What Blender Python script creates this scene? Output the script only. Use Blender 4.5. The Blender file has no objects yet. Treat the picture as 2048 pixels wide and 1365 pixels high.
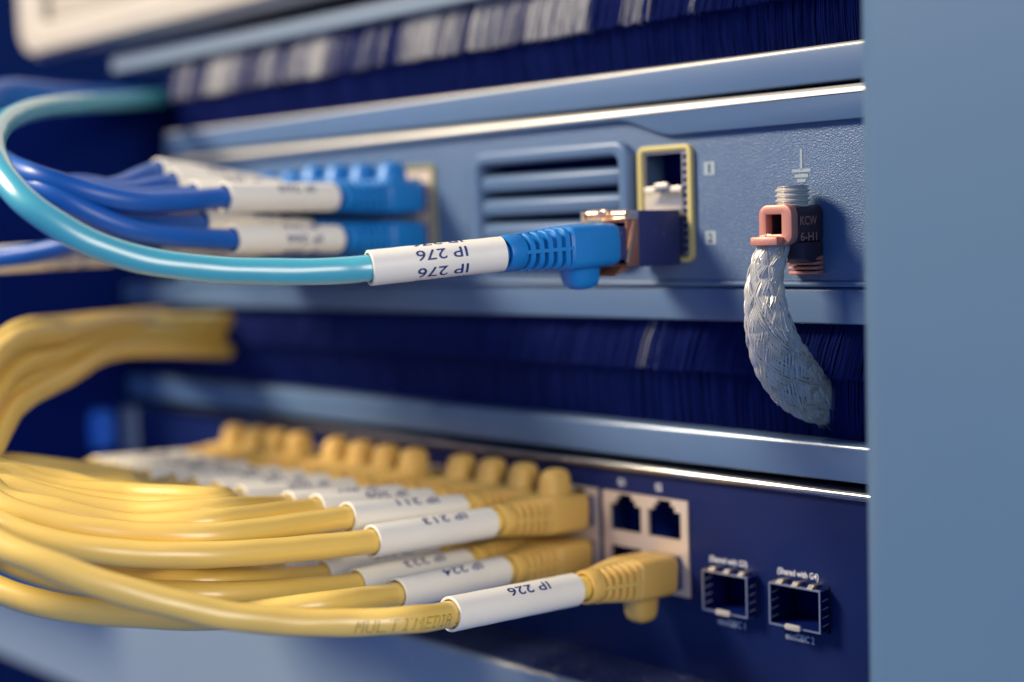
import bpy, bmesh, math, random
from mathutils import Vector, Matrix
random.seed(7)
scene = bpy.context.scene
COL = scene.collection
MM = 0.001

# ---------------------------------------------------------------- camera
F_PX, CX, CY, DIST = 2900.0, 1024.0, 682.5, 282.0      # pixels of the 2048 px photograph; mm
ax = Vector((2792, 134, -2900)).normalized()            # rack X axis seen from the camera (right, down, forward)
dn = Vector((.0304, 1, .0755)); dn = (dn - ax * dn.dot(ax)).normalized()
az = -dn; ay = az.cross(ax)
ROT = Matrix((ax, ay, az))
CAM = Vector((0, -DIST, 0))
right, down, fwd = ROT.col[0], ROT.col[1], ROT.col[2]
cd = bpy.data.cameras.new('camera'); cam = bpy.data.objects.new('camera', cd); COL.objects.link(cam)
m = Matrix((right, -down, -fwd)).transposed().to_4x4(); m.translation = CAM * MM
cam.matrix_world = m
cd.sensor_width = 36; cd.lens = 36 * F_PX / 2048
cd.clip_start = .005; cd.clip_end = 50
cd.dof.use_dof = True; cd.dof.focus_distance = .325; cd.dof.aperture_fstop = 4.9
scene.camera = cam

def ray(px, py): return ROT @ Vector(((px - CX) / F_PX, (py - CY) / F_PX, 1))
def at(px, py, y=0.0):                                   # pixel -> point on the plane y (mm)
    r = ray(px, py); return CAM + r * ((y + DIST) / r.y)
def atd(px, py, z): return CAM + ray(px, py) * z         # pixel -> point at distance z along the optical axis (mm)

# ---------------------------------------------------------------- light
w = bpy.data.worlds.new('World'); scene.world = w; w.use_nodes = True
bg = w.node_tree.nodes['Background']; bg.inputs[0].default_value = (.072, .165, .47, 1); bg.inputs[1].default_value = 1.0
def area(name, loc, target, size, power, color):
    l = bpy.data.lights.new(name, 'AREA'); l.shape = 'SQUARE'; l.size = size; l.energy = power; l.color = color
    o = bpy.data.objects.new(name, l); COL.objects.link(o); o.location = Vector(loc) * MM
    o.rotation_euler = (Vector(target) - Vector(loc)).to_track_quat('-Z', 'Y').to_euler()
    o['label'] = 'soft lamp lighting the rack from outside the picture'; o['category'] = 'lamp'; o['kind'] = 'structure'
    return o
area('key_lamp', (-1010, -800, 830), (-270, 0, 0), .38, 35, (1, .86, .64))
area('fill_lamp', (1230, -580, 430), (-270, -60, -20), .85, 20, (1, .90, .74))
scene.view_settings.view_transform = 'Standard'; scene.view_settings.look = 'None'
scene.view_settings.exposure = 0; scene.view_settings.gamma = 1

# ---------------------------------------------------------------- materials
def mat(name, col, rough=.5, metal=0, bump=0, bscale=900, var=0, vscale=60, spec=.5, col2=None, coat=0, specks=0, sss=0):
    M = bpy.data.materials.new(name); M.use_nodes = True
    nt = M.node_tree; b = nt.nodes['Principled BSDF']
    b.inputs['Base Color'].default_value = (*col, 1); b.inputs['Roughness'].default_value = rough
    b.inputs['Metallic'].default_value = metal; b.inputs['Specular IOR Level'].default_value = spec
    b.inputs['Coat Weight'].default_value = coat; b.inputs['Coat Roughness'].default_value = .22
    if sss:
        b.inputs['Subsurface Weight'].default_value = sss; b.inputs['Subsurface Radius'].default_value = (1, .32, .08); b.inputs['Subsurface Scale'].default_value = .003
    tc = nt.nodes.new('ShaderNodeTexCoord')
    last = None
    if var:
        n = nt.nodes.new('ShaderNodeTexNoise'); n.inputs['Scale'].default_value = vscale; n.inputs['Detail'].default_value = 5
        nt.links.new(tc.outputs['Object'], n.inputs['Vector'])
        mx = nt.nodes.new('ShaderNodeMix'); mx.data_type = 'RGBA'
        c2 = col2 or tuple(c * .6 for c in col)
        mx.inputs[6].default_value = (*col, 1); mx.inputs[7].default_value = (*c2, 1)
        mr = nt.nodes.new('ShaderNodeMapRange'); mr.inputs[1].default_value = .4; mr.inputs[2].default_value = .75
        mr.inputs[4].default_value = var
        nt.links.new(n.outputs[0], mr.inputs[0]); nt.links.new(mr.outputs[0], mx.inputs[0])
        last = mx.outputs[2]
        r2 = nt.nodes.new('ShaderNodeMapRange'); r2.inputs[3].default_value = rough * .85; r2.inputs[4].default_value = min(1, rough * 1.2)
        nt.links.new(n.outputs[0], r2.inputs[0]); nt.links.new(r2.outputs[0], b.inputs['Roughness'])
    if specks:
        v = nt.nodes.new('ShaderNodeTexNoise'); v.inputs['Scale'].default_value = 1500; v.inputs['Detail'].default_value = 1
        nt.links.new(tc.outputs['Object'], v.inputs['Vector'])
        mr = nt.nodes.new('ShaderNodeMapRange'); mr.inputs[1].default_value = specks; mr.inputs[2].default_value = specks + .04
        nt.links.new(v.outputs[0], mr.inputs[0])
        mx = nt.nodes.new('ShaderNodeMix'); mx.data_type = 'RGBA'
        mx.inputs[6].default_value = (*col, 1); mx.inputs[7].default_value = (.7, .7, .7, 1)
        if last: nt.links.new(last, mx.inputs[6])
        nt.links.new(mr.outputs[0], mx.inputs[0]); last = mx.outputs[2]
    if last: nt.links.new(last, b.inputs['Base Color'])
    if bump:
        n = nt.nodes.new('ShaderNodeTexNoise'); n.inputs['Scale'].default_value = bscale; n.inputs['Detail'].default_value = 3
        nt.links.new(tc.outputs['Object'], n.inputs['Vector'])
        bp = nt.nodes.new('ShaderNodeBump'); bp.inputs['Strength'].default_value = 1; bp.inputs['Distance'].default_value = bump * MM
        nt.links.new(n.outputs[0], bp.inputs['Height']); nt.links.new(bp.outputs[0], b.inputs['Normal'])
    return M

PAINT = (.088, .158, .285)
M = dict(
    paint=mat('painted_steel', PAINT, .38, 0, .012, 700, .35, 40, .5, tuple(c * .8 for c in PAINT), specks=.80),
    face=mat('textured_steel', (.075, .145, .275), .36, 0, .2, 2600, .3, 50, .8),
    polish=mat('polished_edge', (.42, .41, .40), .2, 1.0, .004, 900, .3, 40),
    satin=mat('satin_paint', (.10, .16, .27), .24, .1, .004, 900, .3, 40, .7),
    deep=mat('rack_shade', (.002, .007, .045), .9, spec=0),  # colour deepened in place of the shade at the back of the rack
    rim=mat('highlight_edge', (.50, .48, .44), .42, .5, .006, 900, .4, 30, .6),  # paler than the paint, so edges hold their highlight in the colour
    worn_shade=mat('worn_shaded_paint', (.018, .030, .12), .45, 0, .05, 900, .5, 90, .5, (.05, .07, .16), specks=.70),  # worn, specked paint; its darkness includes the shade cast by the cables
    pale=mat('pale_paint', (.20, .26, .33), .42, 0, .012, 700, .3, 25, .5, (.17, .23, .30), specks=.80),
    lug=mat('lug_metal', (.86, .78, .66), .38, .35, .006, 900),
    silver=mat('bright_steel', (.72, .66, .58), .3, .85, .006, 1200, .3, 60),
    post=mat('post_paint', (.092, .165, .25), .38, 0, .02, 500, .5, 9, .4, (.070, .130, .25)),
    black=mat('black_steel', (.005, .014, .085), .42, 0, .03, 1200, .4, 60, .3, (.009, .019, .10), specks=.815),
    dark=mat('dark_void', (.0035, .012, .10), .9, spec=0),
    bris=mat('black_bristle', (.004, .013, .115), .6, spec=.12),
    bris2=mat('lit_bristle', (.50, .49, .47), .4, spec=.5),  # pale fibres carry the gleam of lit bristles in their colour
    cream=mat('white_plastic', (.53, .48, .40), .45, var=.2, vscale=20),
    label=mat('white_sleeve', (.78, .74, .64), .45, 0, .01, 300, .15, 80),
    ink=mat('blue_ink', (.012, .03, .16), .6),
    ink2=mat('black_ink', (.02, .02, .10), .6),
    inkb=mat('brown_ink', (.035, .02, .015), .8, spec=.1),
    print=mat('white_print', (.9, .9, .9), .6),
    plate=mat('pale_plate', (.33, .41, .45), .6),
    yellow=mat('yellow_jacket', (.78, .54, .12), .32, 0, .012, 400, .25, 90, .7, (.70, .46, .10), coat=.35, sss=.3),
    yboot=mat('yellow_boot', (.70, .44, .11), .45, 0, .012, 700, .3, 120, .45, (.62, .37, .09), sss=.3),
    blue=mat('light_blue_jacket', (.055, .39, .47), .36, 0, .012, 400, .3, 80, 1.0, (.11, .44, .50), coat=.9),
    bboot=mat('blue_boot', (.006, .175, .50), .40, 0, .012, 700, .2, 120, .5),
    dblue=mat('dark_blue_jacket', (.006, .095, .40), .4, 0, .01, 400, .3, 80, .5),
    copper=mat('pink_copper', (.66, .28, .21), .42, .3, .03, 900, .3, 100),
    darkcopper=mat('shield_copper', (.42, .20, .14), .35, .7, .02, 900, .4, 90),
    shield=mat('socket_shield', (.85, .70, .56), .4, .4, .02, 500, .35, 60, .5, (.70, .55, .44)),
    clampdark=mat('dark_clamp_copper', (.045, .030, .055), .5, .2, .03, 900, .4, 120, .4, (.075, .04, .05)),  # darker and browner than the clamp's front ring
    gold=mat('gilt_metal', (.92, .68, .46), .22, .9),
    tin=mat('tinned_wire', (.66, .62, .55), .36, .35),
    yframe=mat('yellow_gasket', (.60, .50, .18), .5),
    olive=mat('olive_gasket', (.22, .21, .10), .6),
    module=mat('black_module', (.018, .027, .12), .5, 0, .03, 1500, .3, 100, .4, (.03, .035, .11), specks=.80),
    cable_blue=mat('blue_sticker', (.02, .14, .65), .5),
)

# ---------------------------------------------------------------- mesh helpers (coordinates in mm)
class MB:
    def __init__(s): s.v = []; s.f = []; s.mi = []
    def add(s, vs, fs, mi=0):
        n = len(s.v); s.v += [tuple(v) for v in vs]; s.f += [tuple(i + n for i in f) for f in fs]; s.mi += [mi] * len(fs); return s
    def box(s, x0, x1, y0, y1, z0, z1):
        return s.add([(x0,y0,z0),(x1,y0,z0),(x1,y1,z0),(x0,y1,z0),(x0,y0,z1),(x1,y0,z1),(x1,y1,z1),(x0,y1,z1)],
                     [(0,3,2,1),(4,5,6,7),(0,1,5,4),(1,2,6,5),(2,3,7,6),(3,0,4,7)])
    def prism(s, pts, y0, y1):                          # polygon in XZ, extruded along Y
        n = len(pts)
        return s.add([(x,y0,z) for x,z in pts] + [(x,y1,z) for x,z in pts],
                     [tuple(range(n)), tuple(range(2*n-1, n-1, -1))] + [(i, i+n, (i+1)%n+n, (i+1)%n) for i in range(n)])
    def prof(s, pts, x0, x1):                           # polygon in YZ, extruded along X
        n = len(pts)
        return s.add([(x0,y,z) for y,z in pts] + [(x1,y,z) for y,z in pts],
                     [tuple(range(n)), tuple(range(2*n-1, n-1, -1))] + [(i, i+n, (i+1)%n+n, (i+1)%n) for i in range(n)])
    def ring(s, po, pi, y0, y1):                        # outer and inner outline in XZ with equal counts
        n = len(po)
        vs = [(x,y0,z) for x,z in po] + [(x,y0,z) for x,z in pi] + [(x,y1,z) for x,z in po] + [(x,y1,z) for x,z in pi]
        fs = []
        for i in range(n):
            j = (i+1) % n
            fs += [(i,j,n+j,n+i), (2*n+i,3*n+i,3*n+j,2*n+j), (i,2*n+i,2*n+j,j), (n+i,n+j,3*n+j,3*n+i)]
        return s.add(vs, fs)
    def loft(s, secs, cap=True):                        # list of closed loops of equal length
        n = len(secs[0]); k = len(s.v); vs = [p for c in secs for p in c]; fs = []
        for a in range(len(secs)-1):
            for i in range(n):
                j = (i+1) % n; fs.append((a*n+i, a*n+j, (a+1)*n+j, (a+1)*n+i))
        if cap: fs += [tuple(range(n-1,-1,-1)), tuple((len(secs)-1)*n + i for i in range(n))]
        return s.add(vs, fs)
    def cyl(s, a, b, r0, r1=None, n=16):
        r1 = r0 if r1 is None else r1; a = Vector(a); b = Vector(b); d = (b-a).normalized()
        u = d.orthogonal().normalized(); v = d.cross(u)
        def lp(c, r): return [c + u*(r*math.cos(2*math.pi*i/n)) + v*(r*math.sin(2*math.pi*i/n)) for i in range(n)]
        return s.loft([lp(a, r0), lp(b, r1)])
    def mesh(s, name, mats, bevel=0, smooth=True, xf=None, segs=2):
        me = bpy.data.meshes.new(name)
        me.from_pydata([tuple((xf @ Vector(v) if xf else Vector(v)) * MM) for v in s.v], [], s.f)
        for mm in (mats if isinstance(mats, (list, tuple)) else [mats]): me.materials.append(mm)
        if any(s.mi): me.polygons.foreach_set('material_index', s.mi)
        bm = bmesh.new(); bm.from_mesh(me)
        bmesh.ops.remove_doubles(bm, verts=bm.verts, dist=1e-7)
        bmesh.ops.recalc_face_normals(bm, faces=bm.faces)
        if bevel:
            es = [e for e in bm.edges if len(e.link_faces) == 2 and e.calc_face_angle(0) > .6]
            bmesh.ops.bevel(bm, geom=es, offset=bevel*MM, segments=segs, profile=.5, affect='EDGES', clamp_overlap=True)
        for e in bm.edges: e.smooth = not (len(e.link_faces) == 2 and e.calc_face_angle(0) > .6)
        for f in bm.faces: f.smooth = smooth
        bm.to_mesh(me); bm.free()
        return me
    def build(s, name, mats, parent=None, **k): return obj(name, s.mesh(name, mats, **k), parent)

def obj(name, me, parent=None):
    o = bpy.data.objects.new(name, me); COL.objects.link(o)
    if parent: o.parent = parent
    return o
def tag(o, label, cat, group=None, kind=None):
    o['label'] = label; o['category'] = cat
    if group: o['group'] = group
    if kind: o['kind'] = kind
    return o
def thing(name, label, cat, loc=(0,0,0), group=None):
    o = bpy.data.objects.new(name, None); COL.objects.link(o); o.empty_display_size = .01
    o.location = Vector(loc) * MM
    return tag(o, label, cat, group)
def local(o): return Matrix.Translation(-o.location / MM)

def rrect(x0, x1, z0, z1, r, n=6):
    pts = []
    for cx, cz, a in ((x1-r, z1-r, 0), (x0+r, z1-r, 90), (x0+r, z0+r, 180), (x1-r, z0+r, 270)):
        for i in range(n+1):
            t = math.radians(a + 90*i/n); pts.append((cx + r*math.cos(t), cz + r*math.sin(t)))
    return pts
def holed(x0, x1, z0, z1, holes, y0, y1):               # plate in XZ with rectangular openings
    b = MB()
    xs = sorted({x0, x1, *[min(max(h[i], x0), x1) for h in holes for i in (0, 1)]})
    zs = sorted({z0, z1, *[min(max(h[i], z0), z1) for h in holes for i in (2, 3)]})
    def solid(i, j):
        if i < 0 or j < 0 or i >= len(xs)-1 or j >= len(zs)-1: return False
        cx, cz = (xs[i]+xs[i+1])/2, (zs[j]+zs[j+1])/2
        return not any(h[0] < cx < h[1] and h[2] < cz < h[3] for h in holes)
    for i in range(len(xs)-1):
        for j in range(len(zs)-1):
            if not solid(i, j): continue
            a, c, d, e = xs[i], xs[i+1], zs[j], zs[j+1]
            b.add([(a,y0,d),(c,y0,d),(c,y0,e),(a,y0,e)], [(0,1,2,3)])
            if not solid(i-1, j): b.add([(a,y0,d),(a,y0,e),(a,y1,e),(a,y1,d)], [(0,1,2,3)])
            if not solid(i+1, j): b.add([(c,y0,d),(c,y1,d),(c,y1,e),(c,y0,e)], [(0,1,2,3)])
            if not solid(i, j-1): b.add([(a,y0,d),(a,y1,d),(c,y1,d),(c,y0,d)], [(0,1,2,3)])
            if not solid(i, j+1): b.add([(a,y0,e),(c,y0,e),(c,y1,e),(a,y1,e)], [(0,1,2,3)])
    return b
def spline(pts, step=2.0):
    P = [Vector(p) for p in pts]; P = [P[0]*2-P[1]] + P + [P[-1]*2-P[-2]]; out = []
    for i in range(1, len(P)-2):
        p0, p1, p2, p3 = P[i-1:i+3]
        t0 = 0; t1 = t0 + max(1e-3, (p1-p0).length**.5); t2 = t1 + max(1e-3, (p2-p1).length**.5); t3 = t2 + max(1e-3, (p3-p2).length**.5)
        n = max(2, int((p2-p1).length/step))
        for k in range(n):
            t = t1 + (t2-t1)*k/n
            A1 = p0*((t1-t)/(t1-t0)) + p1*((t-t0)/(t1-t0)); A2 = p1*((t2-t)/(t2-t1)) + p2*((t-t1)/(t2-t1)); A3 = p2*((t3-t)/(t3-t2)) + p3*((t-t2)/(t3-t2))
            B1 = A1*((t2-t)/(t2-t0)) + A2*((t-t0)/(t2-t0)); B2 = A2*((t3-t)/(t3-t1)) + A3*((t-t1)/(t3-t1))
            out.append(B1*((t2-t)/(t2-t1)) + B2*((t-t1)/(t2-t1)))
    out.append(P[-2]); return out
def frames(path, up=Vector((0,0,1))):
    T = [(path[min(i+1, len(path)-1)] - path[max(i-1, 0)]).normalized() for i in range(len(path))]
    u = (up - T[0]*up.dot(T[0])).normalized(); out = []
    for t in T:
        u = (u - t*u.dot(t)).normalized(); out.append((t, u, t.cross(u)))
    return out
def tube(path, r, n=14, twist=0):
    fr = frames(path); secs = []; s = 0
    for i, (p, (t, u, v)) in enumerate(zip(path, fr)):
        if i: s += (p - path[i-1]).length
        secs.append([p + (u*math.cos(a) + v*math.sin(a)) * (r*(1 + twist*math.sin(2*a + s*.42) + twist*.6*math.sin(3*a - s*.27)))
                     for a in (2*math.pi*k/n for k in range(n))])
    return MB().loft(secs)

_tc = {}
def text_mb(txt):                                       # filled glyphs, as (verts, faces) in a unit box
    if txt in _tc: return _tc[txt]
    c = bpy.data.curves.new('t', 'FONT'); c.body = txt; c.resolution_u = 3; c.offset = .009
    o = bpy.data.objects.new('t', c); COL.objects.link(o)
    me = bpy.data.meshes.new_from_object(o.evaluated_get(bpy.context.evaluated_depsgraph_get()))
    bpy.data.objects.remove(o); bpy.data.curves.remove(c)
    xs = [v.co.x for v in me.vertices]; ys = [v.co.y for v in me.vertices]
    x0, x1, y0, y1 = min(xs), max(xs), min(ys), max(ys)
    bm = bmesh.new(); bm.from_mesh(me)
    for k in range(1, 8):
        bmesh.ops.bisect_plane(bm, geom=bm.verts[:] + bm.edges[:] + bm.faces[:], plane_co=(0, y0 + (y1-y0)*k/8, 0), plane_no=(0, 1, 0))
    bm.verts.index_update()
    r = ([((v.co.x-x0)/(x1-x0), (v.co.y-y0)/(y1-y0)) for v in bm.verts], [tuple(v.index for v in f.verts) for f in bm.faces])
    bm.free(); bpy.data.meshes.remove(me); _tc[txt] = r
    return r
def flat_text(txt, x0, x1, z0, z1, y, slope=0):
    vs, fs = text_mb(txt)
    return MB().add([(x0+(x1-x0)*a, y, z0+(z1-z0)*b) for a, b in vs], fs)

# ---------------------------------------------------------------- setting: rack
X0, X1 = -512, -150
back = MB().box(-1150, X1+60, 70, 74, -420, 330).build('rack_back', M['deep']); back['kind'] = 'structure'; tag(back, 'dark back of the equipment rack behind the devices', 'rack')
p = thing('rack_post', 'wide smooth grey blue steel rack post standing beside all the devices', 'rack post', (-153.3, -42, -20))
pts = [(-155.4, 40), (-155.4, -36)] + [(-155.4 + 6*(1-math.cos(a)), -36 - 6*math.sin(a)) for a in (math.pi/2*i/6 for i in range(1, 7))] + [(40, -42), (40, 40)]
b = MB(); n = len(pts)
b.add([(x, y, -300) for x, y in pts] + [(x, y, 260) for x, y in pts], [tuple(range(n)), tuple(range(n, 2*n))] + [(i, (i+1) % n, (i+1) % n + n, i+n) for i in range(n)])
b.build('upright', M['post'], p, xf=local(p))
p = thing('side_post', 'dark navy rack post at the far end of the shelves', 'rack post', (-540, 4, -20))
MB().box(-660, -517, -62, 60, -104, 62).build('upright', M['dark'], p, xf=local(p), bevel=1)  # post brought forward so that it shades the left ends of the devices

# ---------------------------------------------------------------- brush panels
def bristles(b, x0, x1, zb, zt, yb, yt, n, lean, pale):
    for i in range(n):
        x = random.uniform(x0, x1); cl = math.sin(x*.11)+math.sin(x*.23+2)+.9*math.sin(x*.041+.6)+random.gauss(0, .5)
        y = random.uniform(-1.6, 1.6); r = random.uniform(.09, .16)
        dx = lean + .35*math.sin(x*.19+zb) + random.gauss(0, .3)
        zt2 = zt + random.gauss(0, .2) + .12*math.sin(x*.3)
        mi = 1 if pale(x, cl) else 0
        a = Vector((x, yb+y, zb)); c = Vector((x+dx, yt+y*1.4, zt2)); mid = (a+c)/2 + Vector((random.gauss(0,.15), -.4, 0))
        secs = [[q + Vector((r*k*math.cos(t), r*k*math.sin(t), 0)) for t in (0, 2.1, 4.2)] for q, k in ((a, 1), (mid, 1), (c, .6))]
        b.loft(secs)
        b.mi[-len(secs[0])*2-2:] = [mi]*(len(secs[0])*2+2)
def brush_panel(label, zl0, zl1, zu0, zu1, zm, pale_up, lean, XL):
    t = thing('brush_panel', label, 'brush panel', ((X0+X1)/2, 0, zl0))
    L = local(t)
    def flange(z0, z1, r0, r1):
        pr = [(14, z0), (r0, z0)] + [(r0-r0*math.sin(a), z0+r0-r0*math.cos(a)) for a in (math.pi/2*i/4 for i in range(1, 5))]
        pr += [(r1-r1*math.cos(a), z1-r1+r1*math.sin(a)) for a in (math.pi/2*i/4 for i in range(0, 5))] + [(14, z1)]
        return MB().prof(pr, XL if z0 == zl0 else X0, X1)
    flange(zl0, zl1-.9, .5, .3).build('lower_flange', M['paint'], t, xf=L)
    pr = [(14, zl1-.9), (.15, zl1-.9)] + [(1.4-1.25*math.cos(a), zl1-1.1+1.1*math.sin(a)) for a in (math.pi/2*i/6 for i in range(1, 7))] + [(14, zl1)]
    MB().prof(pr, XL, X1).build('bright_edge', M['rim'] if zl0 > 0 else M['satin'], t, xf=L)
    flange(zu0, zu1, .5, .9).build('upper_flange', M['pale'] if zl0 > 0 else M['paint'], t, xf=L)  # top panel's flange gets the paler paint to appear lit
    MB().box(XL, X1, 12, 13, zl1-1, zu0+1).build('backing', M['dark'], t, xf=L)
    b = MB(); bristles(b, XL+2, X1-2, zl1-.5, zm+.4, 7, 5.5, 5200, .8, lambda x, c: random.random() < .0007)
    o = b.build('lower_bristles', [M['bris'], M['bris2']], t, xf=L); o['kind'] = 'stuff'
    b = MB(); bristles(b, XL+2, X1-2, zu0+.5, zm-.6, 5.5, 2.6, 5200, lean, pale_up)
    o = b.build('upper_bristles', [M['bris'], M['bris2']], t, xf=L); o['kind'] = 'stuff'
    return t
brush_panel('brush panel with upper bristles in a pale lit colour above the grey switch', 31.6, 40.2, 65.6, 71.2, 52.6,
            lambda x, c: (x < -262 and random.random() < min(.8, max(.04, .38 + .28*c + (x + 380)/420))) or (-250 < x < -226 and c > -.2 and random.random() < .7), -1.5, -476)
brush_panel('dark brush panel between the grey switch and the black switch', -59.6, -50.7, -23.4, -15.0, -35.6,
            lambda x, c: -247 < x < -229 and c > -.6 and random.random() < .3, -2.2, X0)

# ---------------------------------------------------------------- white device at the top
t = thing('white_device', 'white plastic framed device mounted above the upper brush panel', 'device', (-360, -8, 75.5))
L = local(t)
po = rrect(-575, -160, 75.5, 190, 14, 8); pm = rrect(-573, -162, 77.5, 188, 12.4, 8); pi = rrect(-552, -180, 89, 176, 1.5, 8)
MB().ring(po, pi, -4, 8).ring(pm, pi, -8, -4).build('bezel', M['cream'], t, xf=L, bevel=.8)
MB().box(-551, -181, -5, 6, 90, 175).build('front_panel', M['cream'], t, xf=L, bevel=1.2)

# ---------------------------------------------------------------- upper grey switch
SL = -470
t = thing('grey_switch', 'grey network switch with louvred vent and yellow framed socket pair', 'network switch', ((SL+X1)/2, 0, -13.6))
L = local(t); US = t
ports_b = (-421.5, -325.5, -8.2, 19.5)
sfp = (-243.6, -228.7, -7.8, 19.2)
vent = (-303.5, -250.2, -6.6, 18.9)
holed(SL, X1, -13.4, 28.0, [ports_b, sfp, vent], 0, 9).build('front_plate', M['face'], t, xf=L)
MB().box(SL, X1, 9, 60, -13.4, 28.0).build('chassis', M['dark'], t, xf=L)
# proud strip along the top with its stepped lower edge
zr, zl = 22.7, 27.6
pts = [(X1, 29.2), (SL, 29.2), (SL, zl), (-252, zl)]
for i in range(1, 12):
    k = i/12; s = k*k*(3-2*k); pts.append((-252 + 19.5*k, zl + (zr-zl)*s))
pts += [(-232, zr), (X1, zr)]
MB().prism(pts[::-1], -1.7, 0.5).build('top_strip', M['paint'], t, xf=L, bevel=.35)
pr = [(6, 28.6), (-1.9, 28.6)] + [(-1.9+2.0-2.0*math.cos(a), 28.6+2.0*math.sin(a)) for a in (math.pi/2*i/7 for i in range(1, 8))] + [(6, 30.6)]
MB().prof(pr, SL, X1).build('top_edge', M['rim'], t, xf=L)
pr = [(5, -15.0), (-.9, -14.8), (-1.1, -14.1), (-.6, -13.5), (5, -13.5)]
MB().prof(pr, SL, X1).build('bottom_edge', M['paint'], t, xf=L, bevel=.2)
# vent: raised frame with separate louvres
vx0, vx1 = -306.8, -246.6
vf = MB().ring(rrect(vx0, vx1, -9.6, 22.4, 5, 6), rrect(-303.2, -250.6, -6.3, 18.6, 2, 6), -3.0, 3).build('vent_frame', M['paint'], t, xf=L, bevel=1.2, segs=3)
pit = 6.75
slat = None
for i in range(4):
    zc = 17.2 - 1.3 - pit*i
    pr = [(4, zc-4.9), (-1.3, zc-4.6), (-1.75, zc-3.9), (-1.75, zc-1.4), (-1.1, zc-.5), (.4, zc), (4, zc+.6)]
    if slat is None: slat = MB().prof([(y, z-zc) for y, z in pr], -303.4, -250.4).mesh('vent_slat', M['paint'], xf=None, bevel=.25)
    o = obj('vent_slat', slat, t); o.location = (Vector((0, 0, zc)) - t.location/MM) * MM
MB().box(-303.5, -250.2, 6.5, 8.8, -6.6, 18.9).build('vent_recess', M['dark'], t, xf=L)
# yellow framed pair of cages
fr = MB().ring(rrect(-245.1, -227.6, -8.9, 20.3, 2, 5), rrect(-243.7, -229.0, -7.6, 19.0, .8, 5), -1.3, 1).build('socket_frame', M['yframe'], t, xf=L, bevel=.25)
cg = holed(-243.5, -229.2, -7.4, 18.8, [(-242.9, -231.0, 9.9, 18.3), (-242.9, -231.0, -6.9, 2.2)], -.6, .2).build('socket_cage', M['silver'], t, xf=L)
b = MB()
for i in range(13): b.box(-230.5, -229.6, -.75, -.5, -6.2+1.9*i, -5.0+1.9*i)
b.build('gasket_slots', M['dark'], cg)
for o in cg.children: o.data.transform(Matrix.Translation(-t.location))
b = MB().box(-243, -231, -1.2, 0, 4.2, 8.6).box(-243, -239.4, -1.2, 0, 8.6, 10.1).box(-234.6, -231, -1.2, 0, 8.6, 10.1)
o = b.build('divider_plate', M['lug'], cg, bevel=.15); o.data.transform(Matrix.Translation(-t.location))
o = MB().box(-239.2, -234.8, -1.9, -.8, 9.6, 11).build('divider_tab', M['lug'], cg, bevel=.35); o.data.transform(Matrix.Translation(-t.location))
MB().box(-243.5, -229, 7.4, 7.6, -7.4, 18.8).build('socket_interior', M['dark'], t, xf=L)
# numbers and earth symbol
for txt, zc in (('1', 13.9), ('2', -3.0)):
    o = MB().box(-224.5, -221.1, -.12, .2, zc-1.65, zc+1.65).build('number_plate', M['plate'], t, xf=L)
    flat_text(txt, -222.8-(.25 if txt=='1' else .6), -222.8+(.25 if txt=='1' else .6), zc-1.1, zc+1.1, -.2).build('number', M['ink2'], o, xf=L, smooth=False)
b = MB().box(-196.3, -195.7, -.12, .1, 12.2, 17)
for z, h in ((12.0, 2.6), (10.8, 1.9), (9.7, 1.2)): b.box(-196-h, -196+h, -.12, .1, z-.38, z+.38)
b.build('earth_symbol', M['plate'], t, xf=L)
# port block behind the blue plugs
MB().ring(rrect(-422.5, -324.6, -9.3, 20.6, 1.5, 4), rrect(-421.0, -325.9, -8.0, 19.2, .8, 4), -.9, 1).build('socket_frame', M['olive'], t, xf=L, bevel=.25)
def jack_holes(xc, zc, up):
    s = 1 if up else -1
    r = lambda x, z0, z1: (xc-x, xc+x, min(zc+s*z0, zc+s*z1), max(zc+s*z0, zc+s*z1))
    return [r(5.5, -4.3, 2.8), r(3.6, 2.7, 4.2), r(2.4, 4.1, 5.6)]
BX = [-333.6 - 13.0*k for k in range(6)]
h = []
for x in BX: h += jack_holes(x, 11.2, True) + jack_holes(x, -1.2, False)
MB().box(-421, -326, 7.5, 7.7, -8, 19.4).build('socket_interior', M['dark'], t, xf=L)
holed(-420.8, -326.1, -7.9, 19.1, h, -.4, .5).build('socket_shield', M['shield'], t, xf=L)

# ---------------------------------------------------------------- lower black switch
t = thing('black_switch', 'black network switch with yellow cables and two small cage sockets', 'network switch', ((X0+X1)/2, 0, -114.5))
L = local(t)
YX = [-269.5 - 12.7*k - 8.4*(k//4) for k in range(12)]
blk = (-260.6, -231.5, -94.2, -69.3)
groups = [(YX[4*g+3]-7, YX[4*g]+7, -94.2, -69.3) for g in range(3)]
cages = [(-205.2, -189.7, -95.8, -84.8), (-225.4, -210.6, -95.8, -84.8)]
holed(X0+6, X1, -114.4, -63.2, [blk, *groups, *cages], 0, 8).build('front_plate', M['black'], t, xf=L)
MB().box(X0+6, X1, 8.5, 62, -114.4, -62).build('chassis', M['dark'], t, xf=L)
pr = [(6, -63.6), (-.6, -63.6)] + [(-.6-1.0*math.sin(a), -62.5-1.1*math.cos(a)) for a in (math.pi*i/9 for i in range(1, 8))] + [(0, -61.2), (6, -60.9)]
MB().prof(pr, X0+6, X1).build('top_edge', M['polish'], t, xf=L)
def shield(par, rect, xs):
    hh = []
    for x in xs: hh += jack_holes(x, -75.4, True) + jack_holes(x, -88.1, False)
    o = holed(rect[0]+.1, rect[1]-.1, rect[2]+.1, rect[3]-.1, hh, -.6, .4).build('socket_shield', M['shield'], par, xf=L)
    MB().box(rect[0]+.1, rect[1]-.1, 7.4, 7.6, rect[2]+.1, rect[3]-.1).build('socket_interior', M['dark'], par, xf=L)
    return o
FX = (-252.7, -239.4)
shield(t, blk, FX)
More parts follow.
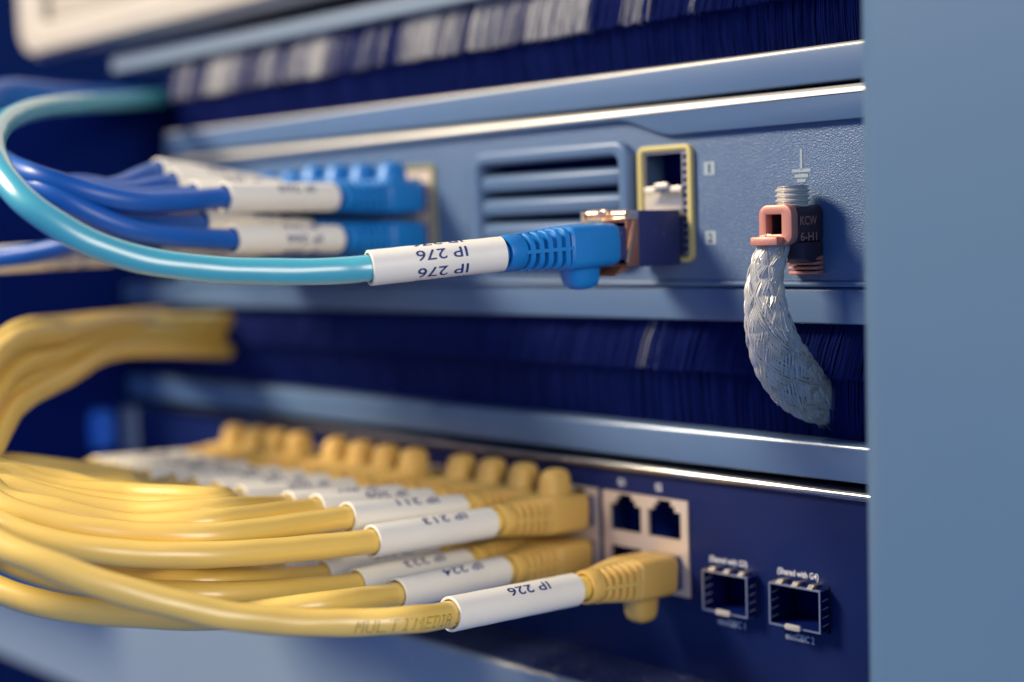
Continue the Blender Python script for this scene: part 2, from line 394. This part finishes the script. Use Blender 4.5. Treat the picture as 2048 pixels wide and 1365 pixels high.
for g in range(3): shield(t, groups[g], YX[4*g:4*g+4])
for (a, c, z0, z1), n1, n2, tx, sx in ((cages[0], '(Shared with G4)', 'miniGBIC 2', (-204.6, -193.0), (-202.4, -194.4)), (cages[1], '(Shared with G3)', 'miniGBIC 1', (-225.2, -213.6), (-222.8, -214.5))):
    a += .5; c -= .5; z0 += .5; z1 -= .3
    wl = .38
    ca = holed(a, c, z0, z1, [(a+wl, c-wl, z0+wl, z1-wl)], -3.6, 8).build('cage_socket', M['silver'], t, xf=L)
    MB().box(a+.5, c-.5, 7.6, 7.8, z0+.5, z1-.5).build('interior', M['dark'], ca, xf=L)
    wz = MB()
    for q in (a+wl+.02, c-wl-.02):                       # inner walls, with the shade of the recess as their colour
        wz.box(q-.01, q+.01, -3.2, 7.6, z0+wl, z1-wl)
    wz.box(a+wl, c-wl, -3.2, 7.6, z1-wl-.03, z1-wl-.01).box(a+wl, c-wl, -3.2, 7.6, z0+wl+.01, z0+wl+.03)
    wz.build('shade_lining', M['dark'], ca, xf=L)
    MB().box(c+.02, c+.12, -3.3, -.02, z0+.2, z1-.3).build('side_wall', M['dark'], ca, xf=L)
    for i in range(3):
        x = a + 2.6 + 4.4*i
        MB().prof([(-3.4, z1+.05), (-2.2, z1+.75), (-.2, z1+.55), (-.2, z1+.35), (-2.2, z1+.5), (-3.4, z1-.1)], x-.75, x+.75).build('spring_finger', M['silver'], ca, xf=L)
        MB().box(x+.9, x+3.2, -2.9, -.2, z1+.01, z1+.06).build('finger_gap', M['dark'], ca, xf=L)
    for i in range(4):
        z = z0 + 1.6 + 2.0*i
        MB().prof([(-2.9, z), (-.6, z+.25), (-.6, z+.42), (-2.9, z+.17)], c+.1, c+.28).build('side_finger', M['tin'], ca, xf=L)
        MB().prof([(-3.0, z), (-.6, z+.25), (-.6, z+.45), (-3.0, z+.2)], a+wl+.05, a+wl+.4).build('side_finger', M['tin'], ca, xf=L)
    xm = (a+c)/2
    MB().prism(rrect(xm-2.5, xm+2.1, z0-.35, z0+1.05, .65, 4), -4.3, -3.5).build('latch_tab', M['cream'], ca, xf=L, bevel=.2)
    flat_text(n1, *tx, z1+.95, z1+2.95, -.06).build('socket_lettering', M['print'], t, xf=L, smooth=False)
    flat_text(n2, *sx, z0-4.0, z0-2.3, -.06).build('socket_lettering', M['print'], t, xf=L, smooth=False)
for tx, x in (('G1', -254.2), ('G2', -241.4)):
    flat_text(tx, x-1.1, x+1.1, -67.7, -65.8, -.06).build('socket_lettering', M['print'], t, xf=L, smooth=False)
MB().box(X0-18, X0+5, -1, 1.2, -112, -64).build('mounting_ear', M['pale'], t, xf=L, bevel=.4)

s = thing('blue_clip', 'small blue plastic clip fixed to the dark far post', 'clip', (-517, -10, -72))
MB().add([(-516.9, y-10, z-72) for y, z in rrect(-5, 5, -8, 8, 3, 4)] + [(-514, (y*.8)-10, z*.9-72) for y, z in rrect(-5, 5, -8, 8, 3, 4)],
         [tuple(range(20)), tuple(range(20, 40))] + [(i, (i+1) % 20, (i+1) % 20 + 20, i+20) for i in range(20)]).build('clip_body', M['cable_blue'], s, xf=local(s))

# ---------------------------------------------------------------- panel below
t = thing('blank_panel', 'plain grey steel panel with a scratched edge jutting out below the black switch', 'panel', (-340, -23, -172)); L = local(t)
R = 1.6; Zt = -114.6
pr = [(40, -172), (-23.4, -172), (-23.4, Zt-R)] + [(-23.4+R-R*math.cos(a), Zt-R+R*math.sin(a)) for a in (math.pi/2*i/6 for i in range(1, 7))] + [(40, Zt)]
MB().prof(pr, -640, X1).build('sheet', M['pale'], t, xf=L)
MB().box(-640, X1, -21.6, -.1, Zt+.01, Zt+.12).build('top_surface', M['worn_shade'], t, xf=L)
b = MB(); N = 26; rows = []
for i in range(N+1):
    k = i/N; x = -284 + 27*k; wd = (math.sin(math.pi*k)**.5)*.42*(.45+.55*k) if 0 < k < 1 else 0
    c = .95 + .10*math.sin(k*17) + random.uniform(-.08, .08); a0, a1 = c - wd*random.uniform(.6, 1), c + wd*random.uniform(.6, 1)
    rows.append([(x, -23.4+R-(R+.04)*math.cos(a), Zt-R+(R+.04)*math.sin(a)) for a in (a0, (a0+a1)/2, a1)])
b.add([p for r in rows for p in r], [(3*i+j, 3*i+j+3, 3*i+j+4, 3*i+j+1) for i in range(N) for j in range(2)])
b.build('bare_scratch', M['lug'], t, xf=L)

# ---------------------------------------------------------------- copper transceiver
t = thing('transceiver_module', 'black metal transceiver with gilt latch plugged into the lower framed socket', 'transceiver', (-237.7, 0, -2.6)); L = local(t)
MB().box(-244.2, -231.2, -17.0, -1.5, -9.4, 4.2).build('housing', M['module'], t, xf=L, bevel=.3)
MB().box(-243.4, -231.9, -1.6, 5, -6.6, 2.0).build('insert', M['module'], t, xf=L, bevel=.2)
b = MB().ring([(-244, -9.2), (-231.35, -9.2), (-231.35, 2.2), (-244, 2.2)], [(-243.3, -8.5), (-232.0, -8.5), (-232.0, 1.4), (-243.3, 1.4)], -21.2, -16.5)
b.build('nose_shield', M['darkcopper'], t, xf=L, bevel=.15)
MB().box(-243.3, -232, -17.6, -17.1, -8.5, 1.4).build('jack_recess', M['dark'], t, xf=L)
MB().prof([(-21.3, -8.4), (-18.6, 1.6), (-18.9, 1.8), (-22.0, -8.0)], -231.5, -231.0).build('shield_spring', M['gold'], t, xf=L)
lt = MB().cyl((-236.0, -20.4, 3.2), (-231.6, -20.4, 3.2), 1.25, n=14).build('bail_latch', M['gold'], t, xf=L)
MB().cyl((-243.9, -20.6, 3.4), (-240.2, -20.6, 3.4), 1.25, n=14).build('hinge_roll', M['gold'], lt, xf=L)
MB().box(-241.5, -235.5, -21.9, -17.2, 2.5, 3.1).box(-239.8, -236.6, -22.6, -20, 3.0, 4.5).build('latch_plate', M['gold'], lt, xf=L, bevel=.2)
MB().cyl((-243.5, -23.6, 4.2), (-243.5, -23.6, 1.6), .55, n=10).cyl((-243.5, -23.6, 2.0), (-236, -24.2, 2.0), .55, n=10).build('bail_wire', M['gold'], lt, xf=L)
MB().box(-243.8, -231.4, -21.6, -17, 2.0, 2.5).build('top_shield', M['gold'], t, xf=L, bevel=.12)
MB().prof([(-21.5, -9.3), (-24.5, -11.2), (-24.2, -11.5), (-17.5, -9.5)], -242, -233).build('lower_tab', M['darkcopper'], t, xf=L)

# ---------------------------------------------------------------- grounding clamp and strap
t = thing('grounding_clamp', 'copper grounding clamp with a set screw holding the braided strap', 'clamp', (-194.6, 0, -4)); L = local(t)
x0, x1 = -199.2, -190.1
MB().ring(rrect(x0, x1, -4.9, 4.2, 2.3, 5), rrect(x0+2.1, x1-2.9, -2.4, 2.0, .25, 5), -12.6, -9.9).build('ring_body', M['copper'], t, xf=L, bevel=.45)
MB().ring(rrect(x0+.2, x1-.02, -4.8, 4.1, 2.0, 5), rrect(x0+2.0, x1-2.8, -2.5, 2.1, .25, 5), -9.9, -.2).build('clamp_block', M['clampdark'], t, xf=L, bevel=.3)
MB().prof([(-9.0, -4.4), (-7.6, -8.2), (-4.6, -9.2), (-.4, -7.2), (-.4, -4.4)], x0+1, x1-.05).build('lower_jaw', M['clampdark'], t, xf=L, bevel=.3)
b = MB()
for i in range(4): b.prof([(-.2, -7.6-i*1.1), (-3.4+i*.2, -7.9-i*1.1), (-3.4+i*.2, -8.5-i*1.1), (-.2, -8.6-i*1.1)], x1-8, x1-.1)
b.build('threaded_foot', M['copper'], t, xf=L, bevel=.1)
MB().box(x0-.6, x1-2.2, -15.2, -12.2, -4.9, -2.9).build('tongue', M['copper'], t, xf=L, bevel=.5)
sc = MB(); secs = []
for z in range(0, 23):
    zz = 2.0 + z*.29; r = 3.55 + (.32 if (z//2) % 2 else -.12)
    secs.append([(-194.2 + r*math.cos(2*math.pi*k/20), -6.3 + r*math.sin(2*math.pi*k/20), zz) for k in range(20)])
sc.loft(secs); so = sc.build('set_screw', M['tin'], t, xf=L)
MB().box(-197, -191.4, -6.8, -5.8, 8.3, 8.5).build('screw_slot', M['dark'], so, xf=L)
for i, tx in enumerate(('KCW', '6-H1')):                 # stamped letters on the side
    vs, fs = text_mb(tx)
    MB().add([(x1+.05, -9.3+6.4*a, 1.5-i*3.6-2.0+2.0*bb) for a, bb in vs], fs).build('stamp', M['copper'], t, xf=L, smooth=False)

t = thing('braided_strap', 'tinned braided grounding strap hanging from the copper clamp into the brush', 'grounding strap', (-194, -10, -8)); L = local(t)
cp = [(1549, 476, -10), (1545, 500, -11), (1530, 560, -13), (1535, 640, -14), (1556, 710, -11), (1592, 765, -5), (1632, 801, 2), (1672, 828, 9)]
path = spline([at(*q) for q in cp], .5)
path = [p for i, p in enumerate(path)]
vd = Vector((.62, -.77, .1)).normalized()
wid = [3.2, 3.6, 4.4, 5.4, 6.2, 6.2, 5.2, 3.0]
def wl_(k):
    q = k*(len(wid)-1); i = min(int(q), len(wid)-2); return wid[i] + (wid[i+1]-wid[i])*(q-i)
cum = [0]
for i in range(1, len(path)): cum.append(cum[-1] + (path[i]-path[i-1]).length)
fr = []
for i, p in enumerate(path):
    tt = (path[min(i+1, len(path)-1)] - path[max(i-1, 0)]).normalized(); wd = tt.cross(vd).normalized(); fr.append((wd, wd.cross(tt).normalized()))
NC, LAM = 10, 70.0
core = MB().loft([[p + wd*(wl_(i/(len(path)-1))*.92*math.cos(a)) + nn*(1.5*math.sin(a)) for a in (2*math.pi*k/16 for k in range(16))] for i, (p, (wd, nn)) in enumerate(zip(path, fr))])
core.build('strap_core', M['dark'], t, xf=L)
b = MB()
for d in (1, -1):
    for c in range(NC):
        for wv in range(8):
            jr, jp = random.uniform(-.13, .13), random.uniform(0, 6.28)
            q = []
            for i in range(0, len(path), 2):
                s = cum[i]; a = d*2*math.pi*s/LAM + 2*math.pi*c/NC + (wv-3.5)*.076 + .03*math.sin(s*.5 + jp)
                off = d*.26*math.sin(NC*2*math.pi*s/LAM + c*math.pi) + jr*math.sin(s*.8 + jp)
                k = i/(len(path)-1); wd, nn = fr[i]
                q.append(path[i] + wd*((wl_(k)+off)*math.cos(a)) + nn*((1.9+off)*math.sin(a)))
            rr = .215; F = frames(q)
            b.loft([[p + (u*math.cos(g) + v*math.sin(g))*rr for g in (0, 1.26, 2.51, 3.77, 5.03)] for p, (tt, u, v) in zip(q, F)])
for i in range(26):                                      # loose wire ends
    rg = random.Random(i); k0 = rg.randint(int(len(path)*.3), len(path)-8); wd, nn = fr[k0]; tt = (path[k0+2]-path[k0]).normalized()
    sd = rg.choice((-1, 1)); p0 = path[k0] + wd*(sd*wl_(k0/(len(path)-1))*rg.uniform(.5, 1.0)) + nn*1.9
    q = spline([p0, p0 + tt*2 + nn*.3, p0 + tt*rg.uniform(3, 5) + nn*rg.uniform(.3, 1) + wd*sd*rg.uniform(.1, .9)], .6); F = frames(q)
    b.loft([[p + (u*math.cos(g) + v*math.sin(g))*.07 for g in (0, 2.1, 4.2)] for p, (t2, u, v) in zip(q, F)])
o = b.build('braid_wires', M['tin'], t, xf=L); o['kind'] = 'stuff'

# ---------------------------------------------------------------- plugs, boots, labels, cables
def sup(u, hx, hz, n=4.0, k=24, cz=0):
    out = []
    for i in range(k):
        a = 2*math.pi*i/k; c, s = math.cos(a), math.sin(a)
        out.append((hx*math.copysign(abs(c)**(2/n), c), -u, cz + hz*math.copysign(abs(s)**(2/n), s)))
    return out
def boot_meshes(m, hk=1.0):
    D = {}
    D['boot_body'] = MB().loft([sup(1.0, 5.2, 4.2), sup(1.8, 5.9, 4.9, 5), sup(3.4, 6.2, 5.2, 5.5), sup(13.5, 6.2, 5.2, 5.5), sup(15.2, 6.15, 5.15, 5), sup(15.8, 5.7, 4.7, 4)]).mesh('boot_body', m)
    D['boot_core'] = MB().loft([sup(15.0, 3.3, 2.8, 4), sup(22, 2.9, 2.8, 3), sup(27.5, 2.7, 2.7, 2), sup(31, 2.7, 2.7, 2)]).mesh('boot_core', m)
    ribs = []
    for i in range(5):
        u = 17.0 + 2.15*i; k = i/4.6; hx = 6.05 + (4.5-6.05)*k; hz = 5.05 + (4.3-5.05)*k; n = 4.6 + (2.2-4.6)*k
        ribs.append(MB().loft([sup(u-.62, hx-.25, hz-.25, n), sup(u-.4, hx, hz, n), sup(u+.4, hx-.12, hz-.08, n), sup(u+.62, hx-.4, hz-.35, n)]).mesh('boot_rib', m))
    D['boot_rib'] = ribs
    sp = []
    for s in (1, -1):
        sp.append(MB().loft([[(s*(x-1.6), -u, -.5), (s*x, -u, -.42), (s*x, -u, .42), (s*(x-1.6), -u, .5)] for u, x in ((15, 6.0), (21, 5.4), (27.5, 4.4))]).mesh('boot_spine', m))
        sp.append(MB().loft([[(-1.3, -u, s*(x-1.4)), (-1.2, -u, s*x), (1.2, -u, s*x), (1.3, -u, s*(x-1.4))] for u, x in ((15, 5.0), (21, 4.7), (27.5, 4.2))]).mesh('boot_spine', m))
    D['boot_spine'] = sp
    r = MB(); secs = [sup(26.6, 4.05, 4.05, 2), sup(27.0, 4.3, 4.3, 2), sup(30.3, 4.15, 4.15, 2), sup(30.8, 3.9, 3.9, 2), sup(30.8, 3.35, 3.35, 2), sup(28.5, 3.3, 3.3, 2)]
    D['boot_collar'] = r.loft(secs, cap=False).mesh('boot_collar', m)
    def hump(z, uc, hu, hx): return [(hx*math.copysign(abs(math.cos(a))**.7, math.cos(a)), -(uc + hu*math.copysign(abs(math.sin(a))**.7, math.sin(a))), z) for a in (2*math.pi*i/20 for i in range(20))]
    D['latch_cover'] = MB().loft([hump(4.6, 9.2, 4.9, 3.9), hump(5.4, 9.2, 4.6, 3.6), hump(8.0*hk, 9.0, 4.2, 3.3), hump(9.2*hk, 8.9, 3.7, 2.9), hump(9.9*hk, 8.8, 2.8, 2.1), hump(10.25*hk, 8.8, 1.5, 1.1)]).mesh('latch_cover', m)
    return D
BOOT = {'yellow': boot_meshes(M['yboot'], 1.14), 'blue': boot_meshes(M['bboot'])}
PLUG = MB().box(-5.5, 5.5, -2.0, 3.2, -3.9, 3.9).mesh('plug', M['module'], bevel=.3)
def sleeve(u0, ln):
    ro, ri, n = 3.95, 3.35, 40
    def lp(u, r): return [(r*math.cos(2*math.pi*i/n), -u, r*math.sin(2*math.pi*i/n)) for i in range(n)]
    secs = [lp(u0+1.5, ri), lp(u0, ri), lp(u0, ro-.15), lp(u0+.15, ro)]
    for k in range(1, 12): secs.append(lp(u0+.15+(ln-.3)*k/12, ro + .025*math.sin(k*2.3)))
    secs += [lp(u0+2.6, ro+.05)] if False else []
    secs += [lp(u0+ln-.15, ro), lp(u0+ln, ro-.2), lp(u0+ln, ri), lp(u0+ln-2.5, ri)]
    return MB().loft(secs, cap=False).mesh('label_sleeve', M['label'])
SLEEVES = {}
def wrap_text(txt, u0, u1, h, phi):
    vs, fs = text_mb(txt); r = 4.02
    return MB().add([(r*math.cos(phi + (b-.5)*h/r), -(u0 + (u1-u0)*a), -r*math.sin(phi + (b-.5)*h/r)) for a, b in vs], fs)
DOT = {'M': ('10001','11011','10101','10101','10001','10001','10001'), 'U': ('10001',)*6+('01110',), 'L': ('10000',)*6+('11111',),
       'T': ('11111',)+('00100',)*6, 'I': ('01110',)+('00100',)*5+('01110',), 'E': ('11111','10000','10000','11110','10000','10000','11111'),
       'D': ('11110','10001','10001','10001','10001','10001','11110'), 'A': ('01110','10001','10001','11111','10001','10001','10001'),
       'C': ('01110','10001','10000','10000','10000','10001','01110'), ' ': ('00000',)*7}

def cable(color, P0, P1, rest, label, text, group, flip, texts=(0,), lab=(33, 38), r=None, twist=.012, font=(11, 22, 2.4), boot_s=1.0, jacket=None, clabel=None, print_txt=None, elbow=None):
    """P0 socket centre, P1 outer end of the label sleeve, rest = further path points (mm)."""
    P0, P1 = Vector(P0), Vector(P1)
    Pe = Vector(elbow) if elbow else P1
    d = (Pe - P0).normalized(); y = -d; x = y.cross(Vector((0,0,1))).normalized(); z = x.cross(y)
    Rm = Matrix((x, y, z)).transposed()
    t = thing('network_cable', label, 'cable', P0, group); t.rotation_mode = 'QUATERNION'; t.rotation_quaternion = Rm.to_quaternion()
    inv = Rm.transposed().to_4x4() @ Matrix.Translation(-P0)
    kind = 'yellow' if color == 'yellow' else 'blue'; B = BOOT[kind]
    def put(name, me, par=t):
        o = obj(name, me, par)
        if par is t:
            o.scale = (1, boot_s, 1)
            if flip: o.rotation_euler = (0, math.pi, 0)
        return o
    put('plug', PLUG)
    body = put('boot', B['boot_body'])
    for k in ('boot_core', 'boot_collar', 'latch_cover'): put(k, B[k], body)
    for me in B['boot_rib']: put('boot_rib', me, body)
    for me in B['boot_spine']: put('boot_spine', me, body)
    if lab not in SLEEVES: SLEEVES[lab] = sleeve(*lab)
    sl = obj('label_sleeve', SLEEVES[lab], t)
    if elbow:                                            # the sleeve leaves the boot at an angle
        q = (inv.to_3x3() @ (P1 - Pe)).normalized(); rq = Vector((0, -1, 0)).rotation_difference(q); sl.rotation_mode = 'QUATERNION'; sl.rotation_quaternion = rq
        sl.location = ((inv @ Pe) - rq @ Vector((0, -lab[0], 0))) * MM
    for ph in texts:
        wrap_text(text, lab[0]+font[0], lab[0]+font[1], font[2], math.radians(ph)).build('label_text', M['ink'], sl, smooth=False)
    r = r or (3.0 if color == 'yellow' else 2.75)
    path = spline(([P0 + d*20*boot_s, P0 + d*27*boot_s, Pe.lerp(P1, .15), Pe.lerp(P1, .5), P1] if elbow else [P0 + d*24*boot_s, P0 + d*40, P0 + d*(lab[0]+lab[1]*.8), P1]) + [Vector(q) for q in rest], 1.6)
    tube(path, r, 16, twist).build('jacket', M[jacket or color], t, xf=inv)
    if print_txt:
        s0, ph0, pit, rowh, txt = print_txt
        cum = [0]
        for i in range(1, len(path)): cum.append(cum[-1] + (path[i]-path[i-1]).length)
        fr = frames(path); b = MB(); base = (lab[0]+lab[1]) - 24*boot_s + s0
        L_ = len(txt)
        for ci, ch in enumerate(txt):
            for rr in range(7):
                for cc in range(5):
                    if DOT[ch][rr][cc] != '1': continue
                    s = base + (L_-1-ci)*pit + (4-cc)*pit*.165 + (rr-3)*.09      # reads towards the sleeve
                    i = max(0, min(len(path)-2, next((k for k in range(len(cum)-1) if cum[k+1] >= s), 0)))
                    f = (s-cum[i])/max(1e-6, cum[i+1]-cum[i]); c = path[i].lerp(path[i+1], f); tt, u, v = fr[i]
                    # direction facing +X at phi 0, phi grows downwards
                    e1 = (Vector((1,0,0)) - tt*tt.x).normalized(); e2 = Vector((0,0,-1)); e2 = (e2 - tt*e2.dot(tt) - e1*e2.dot(e1)).normalized()
                    a = math.radians(ph0) + (rr-3)*rowh/7/r
                    nn = e1*math.cos(a) + e2*math.sin(a); w2 = tt.cross(nn).normalized(); q = c + nn*(r*1.035+.03)
                    sz, sl_ = .13, .20
                    b.add([q + tt*sl_ + w2*0, q + w2*sz, q - tt*sl_, q - w2*sz], [(0,1,2,3)])
        b.build('jacket_print', M['inkb'], t, xf=inv, smooth=False)
    return t

ORD = ['first', 'second', 'third', 'fourth', 'fifth', 'sixth', 'seventh', 'eighth', 'ninth', 'tenth', 'eleventh', 'twelfth']
# main blue cable on the transceiver
P1 = atd(735, 537, 316.5)
rest = [atd(*q) for q in ((690, 541, 316), (600, 544, 314), (448, 541, 310), (344, 531, 306), (258, 514, 303), (172, 482, 300), (103, 443, 299), (52, 405, 300), (10, 357, 306), (-10, 318, 315), (-14, 283, 329), (2, 251, 348), (36, 230, 370), (86, 216, 400), (155, 208, 440), (241, 203, 490), (320, 196, 540), (380, 190, 590))]
cable('blue', (-237.3, -21.2, -3.6), P1, rest, 'light blue cable labelled IP 276 plugged into the black transceiver', 'IP 276', 'blue network cables', True,
      texts=(-86, -26, 33, 92), lab=(38, 31.6), boot_s=1.12, font=(9.6, 21.6, 2.6), r=2.95, elbow=atd(1004, 508, 328.5))
# blue cluster
for row in (0, 1):
    for k in range(6):
        P0 = (BX[k], -1, 11.2 if row == 0 else -1.2)
        ze = (11.2, 12.2, 16.0, 19.6, 10.6, 9.0)[k] if row == 0 else (0, 4.5, 1.5, -2.6, -2.5, -3.0)[k]
        xe = (-327.2, -342, -353, -362, -364, -374)[k] if row == 0 else (-324.8, -339, -352, -364, -377, -396)[k]
        P1 = Vector((xe, -70, ze)) if not (row == 1 and k == 5) else Vector((-396, -104, -3.5))
        j = row*6 + k; g = random.Random(j)
        a = CAM + (P1-CAM)
        c1 = atd(250 - 16*k, (402, 393, 385, 378, 372, 370)[k] if row == 0 else (455, 440, 436, 445, 452, 470)[k], 355 + 6*k)
        c2 = atd(90, (357 + 3*k if row == 0 else 378 + 4*k), 352 + 5*k)
        c3 = atd(10 - 4*k, 325 + 3*j*.5, 372 + 3*j)
        c4 = atd(-45 - 5*k, 275 - 2*j, 405); c5 = atd(0, 205 - 3*j*.8, 450); c6 = atd(140, 200 - 1.2*j, 500); c7 = atd(260 + 8*k, 198 - j*.4, 560)
        L0 = (33, 38) if not (row == 1 and k == 5) else (66, 38)
        cable('blue', P0, P1, [c1, c2, c3, c4, c5, c6, c7], 'dark blue cable in the %s blue row, %s socket counted from the vent' % (('upper', 'lower')[row], ORD[k]),
              'IP 2%d' % (60 + j), 'blue network cables', row == 1, texts=(-60, 0, 60) if row else (-35,), lab=L0, jacket='dblue', font=(9, 22, 2.3))
# yellow cables
def back_to_brush(j, n):                                 # shared loop back towards the brush panel
    k = j/(n-1); g = random.Random(100+j)
    y0 = 700 + 165*k + g.uniform(-8, 8); dz = g.uniform(-16, 24); ex = (g.uniform(290, 345), g.uniform(355, 410), g.uniform(440, 470))[j % 3]; ey = 634 + 64*k + g.uniform(-14, 14)
    return [atd(-75 - 30*g.random(), 960 - 40*g.random(), 325 + 35*k), atd(-90 - 20*g.random(), 880 + 20*k - 20, 345 + 20*k), atd(-45, y0 + 45 + 15*k, 365 + dz),
            atd(30, y0 - 30 - 25*k, 390 + dz), atd(130, y0 - 45 - 70*k, 425 + dz), atd(232, 640 + 62*k, 462 + dz*.7),
            at(ex, ey, 3), at(ex + 30, ey, 11)]
top_end = [(745,1083), (692,1037), (630,1020), (574,1014), (498,1004), (455,994), (415,986), (380,980), (345,973), (318,968), (292,962), (270,957)]
bot_end = [(790,1190), (712,1170), (645,1152), (556,1132), (500,1120), (455,1110)]
n = 0
for k in range(12):
    P0 = (YX[k], -1, -75.4); P1 = at(*top_end[k], -72)
    P1.x = P1.x*.4 + (YX[k] + .5)*.6 if k > 3 else P1.x
    y250 = (1107, 1068, 1044, 1027, 1013, 1001, 992, 984, 977, 970, 964, 958)[k]
    pts = []
    e = P1
    if top_end[k][0] > 420: pts.append(atd(430, y250 + 3 - .1*(430-250)*.0, 318 + 5*k))
    pts += [atd(250, y250, 312 + 7*k), atd(110, y250 - 20, 310 + 7*k), atd(12, y250 - 52 + 2*k, 312 + 6*k), atd(-40, y250 - 88 + 6*k, 318 + 4*k)]
    if k in (2, 3, 5, 6): pts = [p + Vector((0, 0, random.uniform(-1.5, 1.5))) for p in pts]
    cable('yellow', P0, P1, pts + back_to_brush(k, 12), 'yellow cable in the upper yellow row, %s socket counted from the empty sockets' % ORD[k],
          'IP %d' % (213 - k*2 if k < 5 else 190 + k), 'yellow network cables', False, texts=(-58,), lab=(33, 38.5), font=(10, 24, 2.4))
for k in range(6):
    P0 = (YX[k], -1, -88.1); P1 = at(*bot_end[k], -72)
    if k == 0: pts = [atd(650, 1210, 317), atd(450, 1233, 315), atd(322, 1232, 313), atd(117, 1214, 313), atd(0, 1181, 317), atd(-70, 1140, 322), atd(-110, 1060, 325)]
    else:
        yy = (0, 1186, 1158, 1138, 1125, 1115)[k]
        pts = [atd(430, yy + 4, 316 + 6*k), atd(250, yy - 6, 316 + 6*k), atd(100, yy - 34, 318 + 6*k), atd(0, yy - 75, 322 + 6*k), atd(-60, yy - 130, 326 + 5*k)]
    cable('yellow', P0, P1, pts + back_to_brush(k*2, 12), 'yellow cable in the lower yellow row, %s socket counted from the socket block' % ORD[k],
          'IP %d' % (224 - k), 'yellow network cables', True, texts=(-58,), lab=(33, 38.5), font=(10, 24, 2.4))
P1 = at(905, 1228, -74)
rest = [atd(*q) for q in ((820, 1240, 309), (700, 1246, 305), (600, 1245, 301), (450, 1231, 295), (322, 1202, 291), (200, 1168, 289), (88, 1126, 289), (0, 1090, 292), (-60, 1050, 296), (-100, 1000, 305))]
cable('yellow', (-239.2, -1, -88.3), P1, rest + back_to_brush(9, 12), 'yellow cable labelled IP 226 in the metal socket block beside the cage sockets', 'IP 226', 'yellow network cables', True,
      texts=(-52, 128), lab=(34, 40), font=(11.0, 24.2, 2.5), twist=.02, print_txt=(-2.4, 6, 2.3, 2.7, 'MULTIMEDIA CU'))
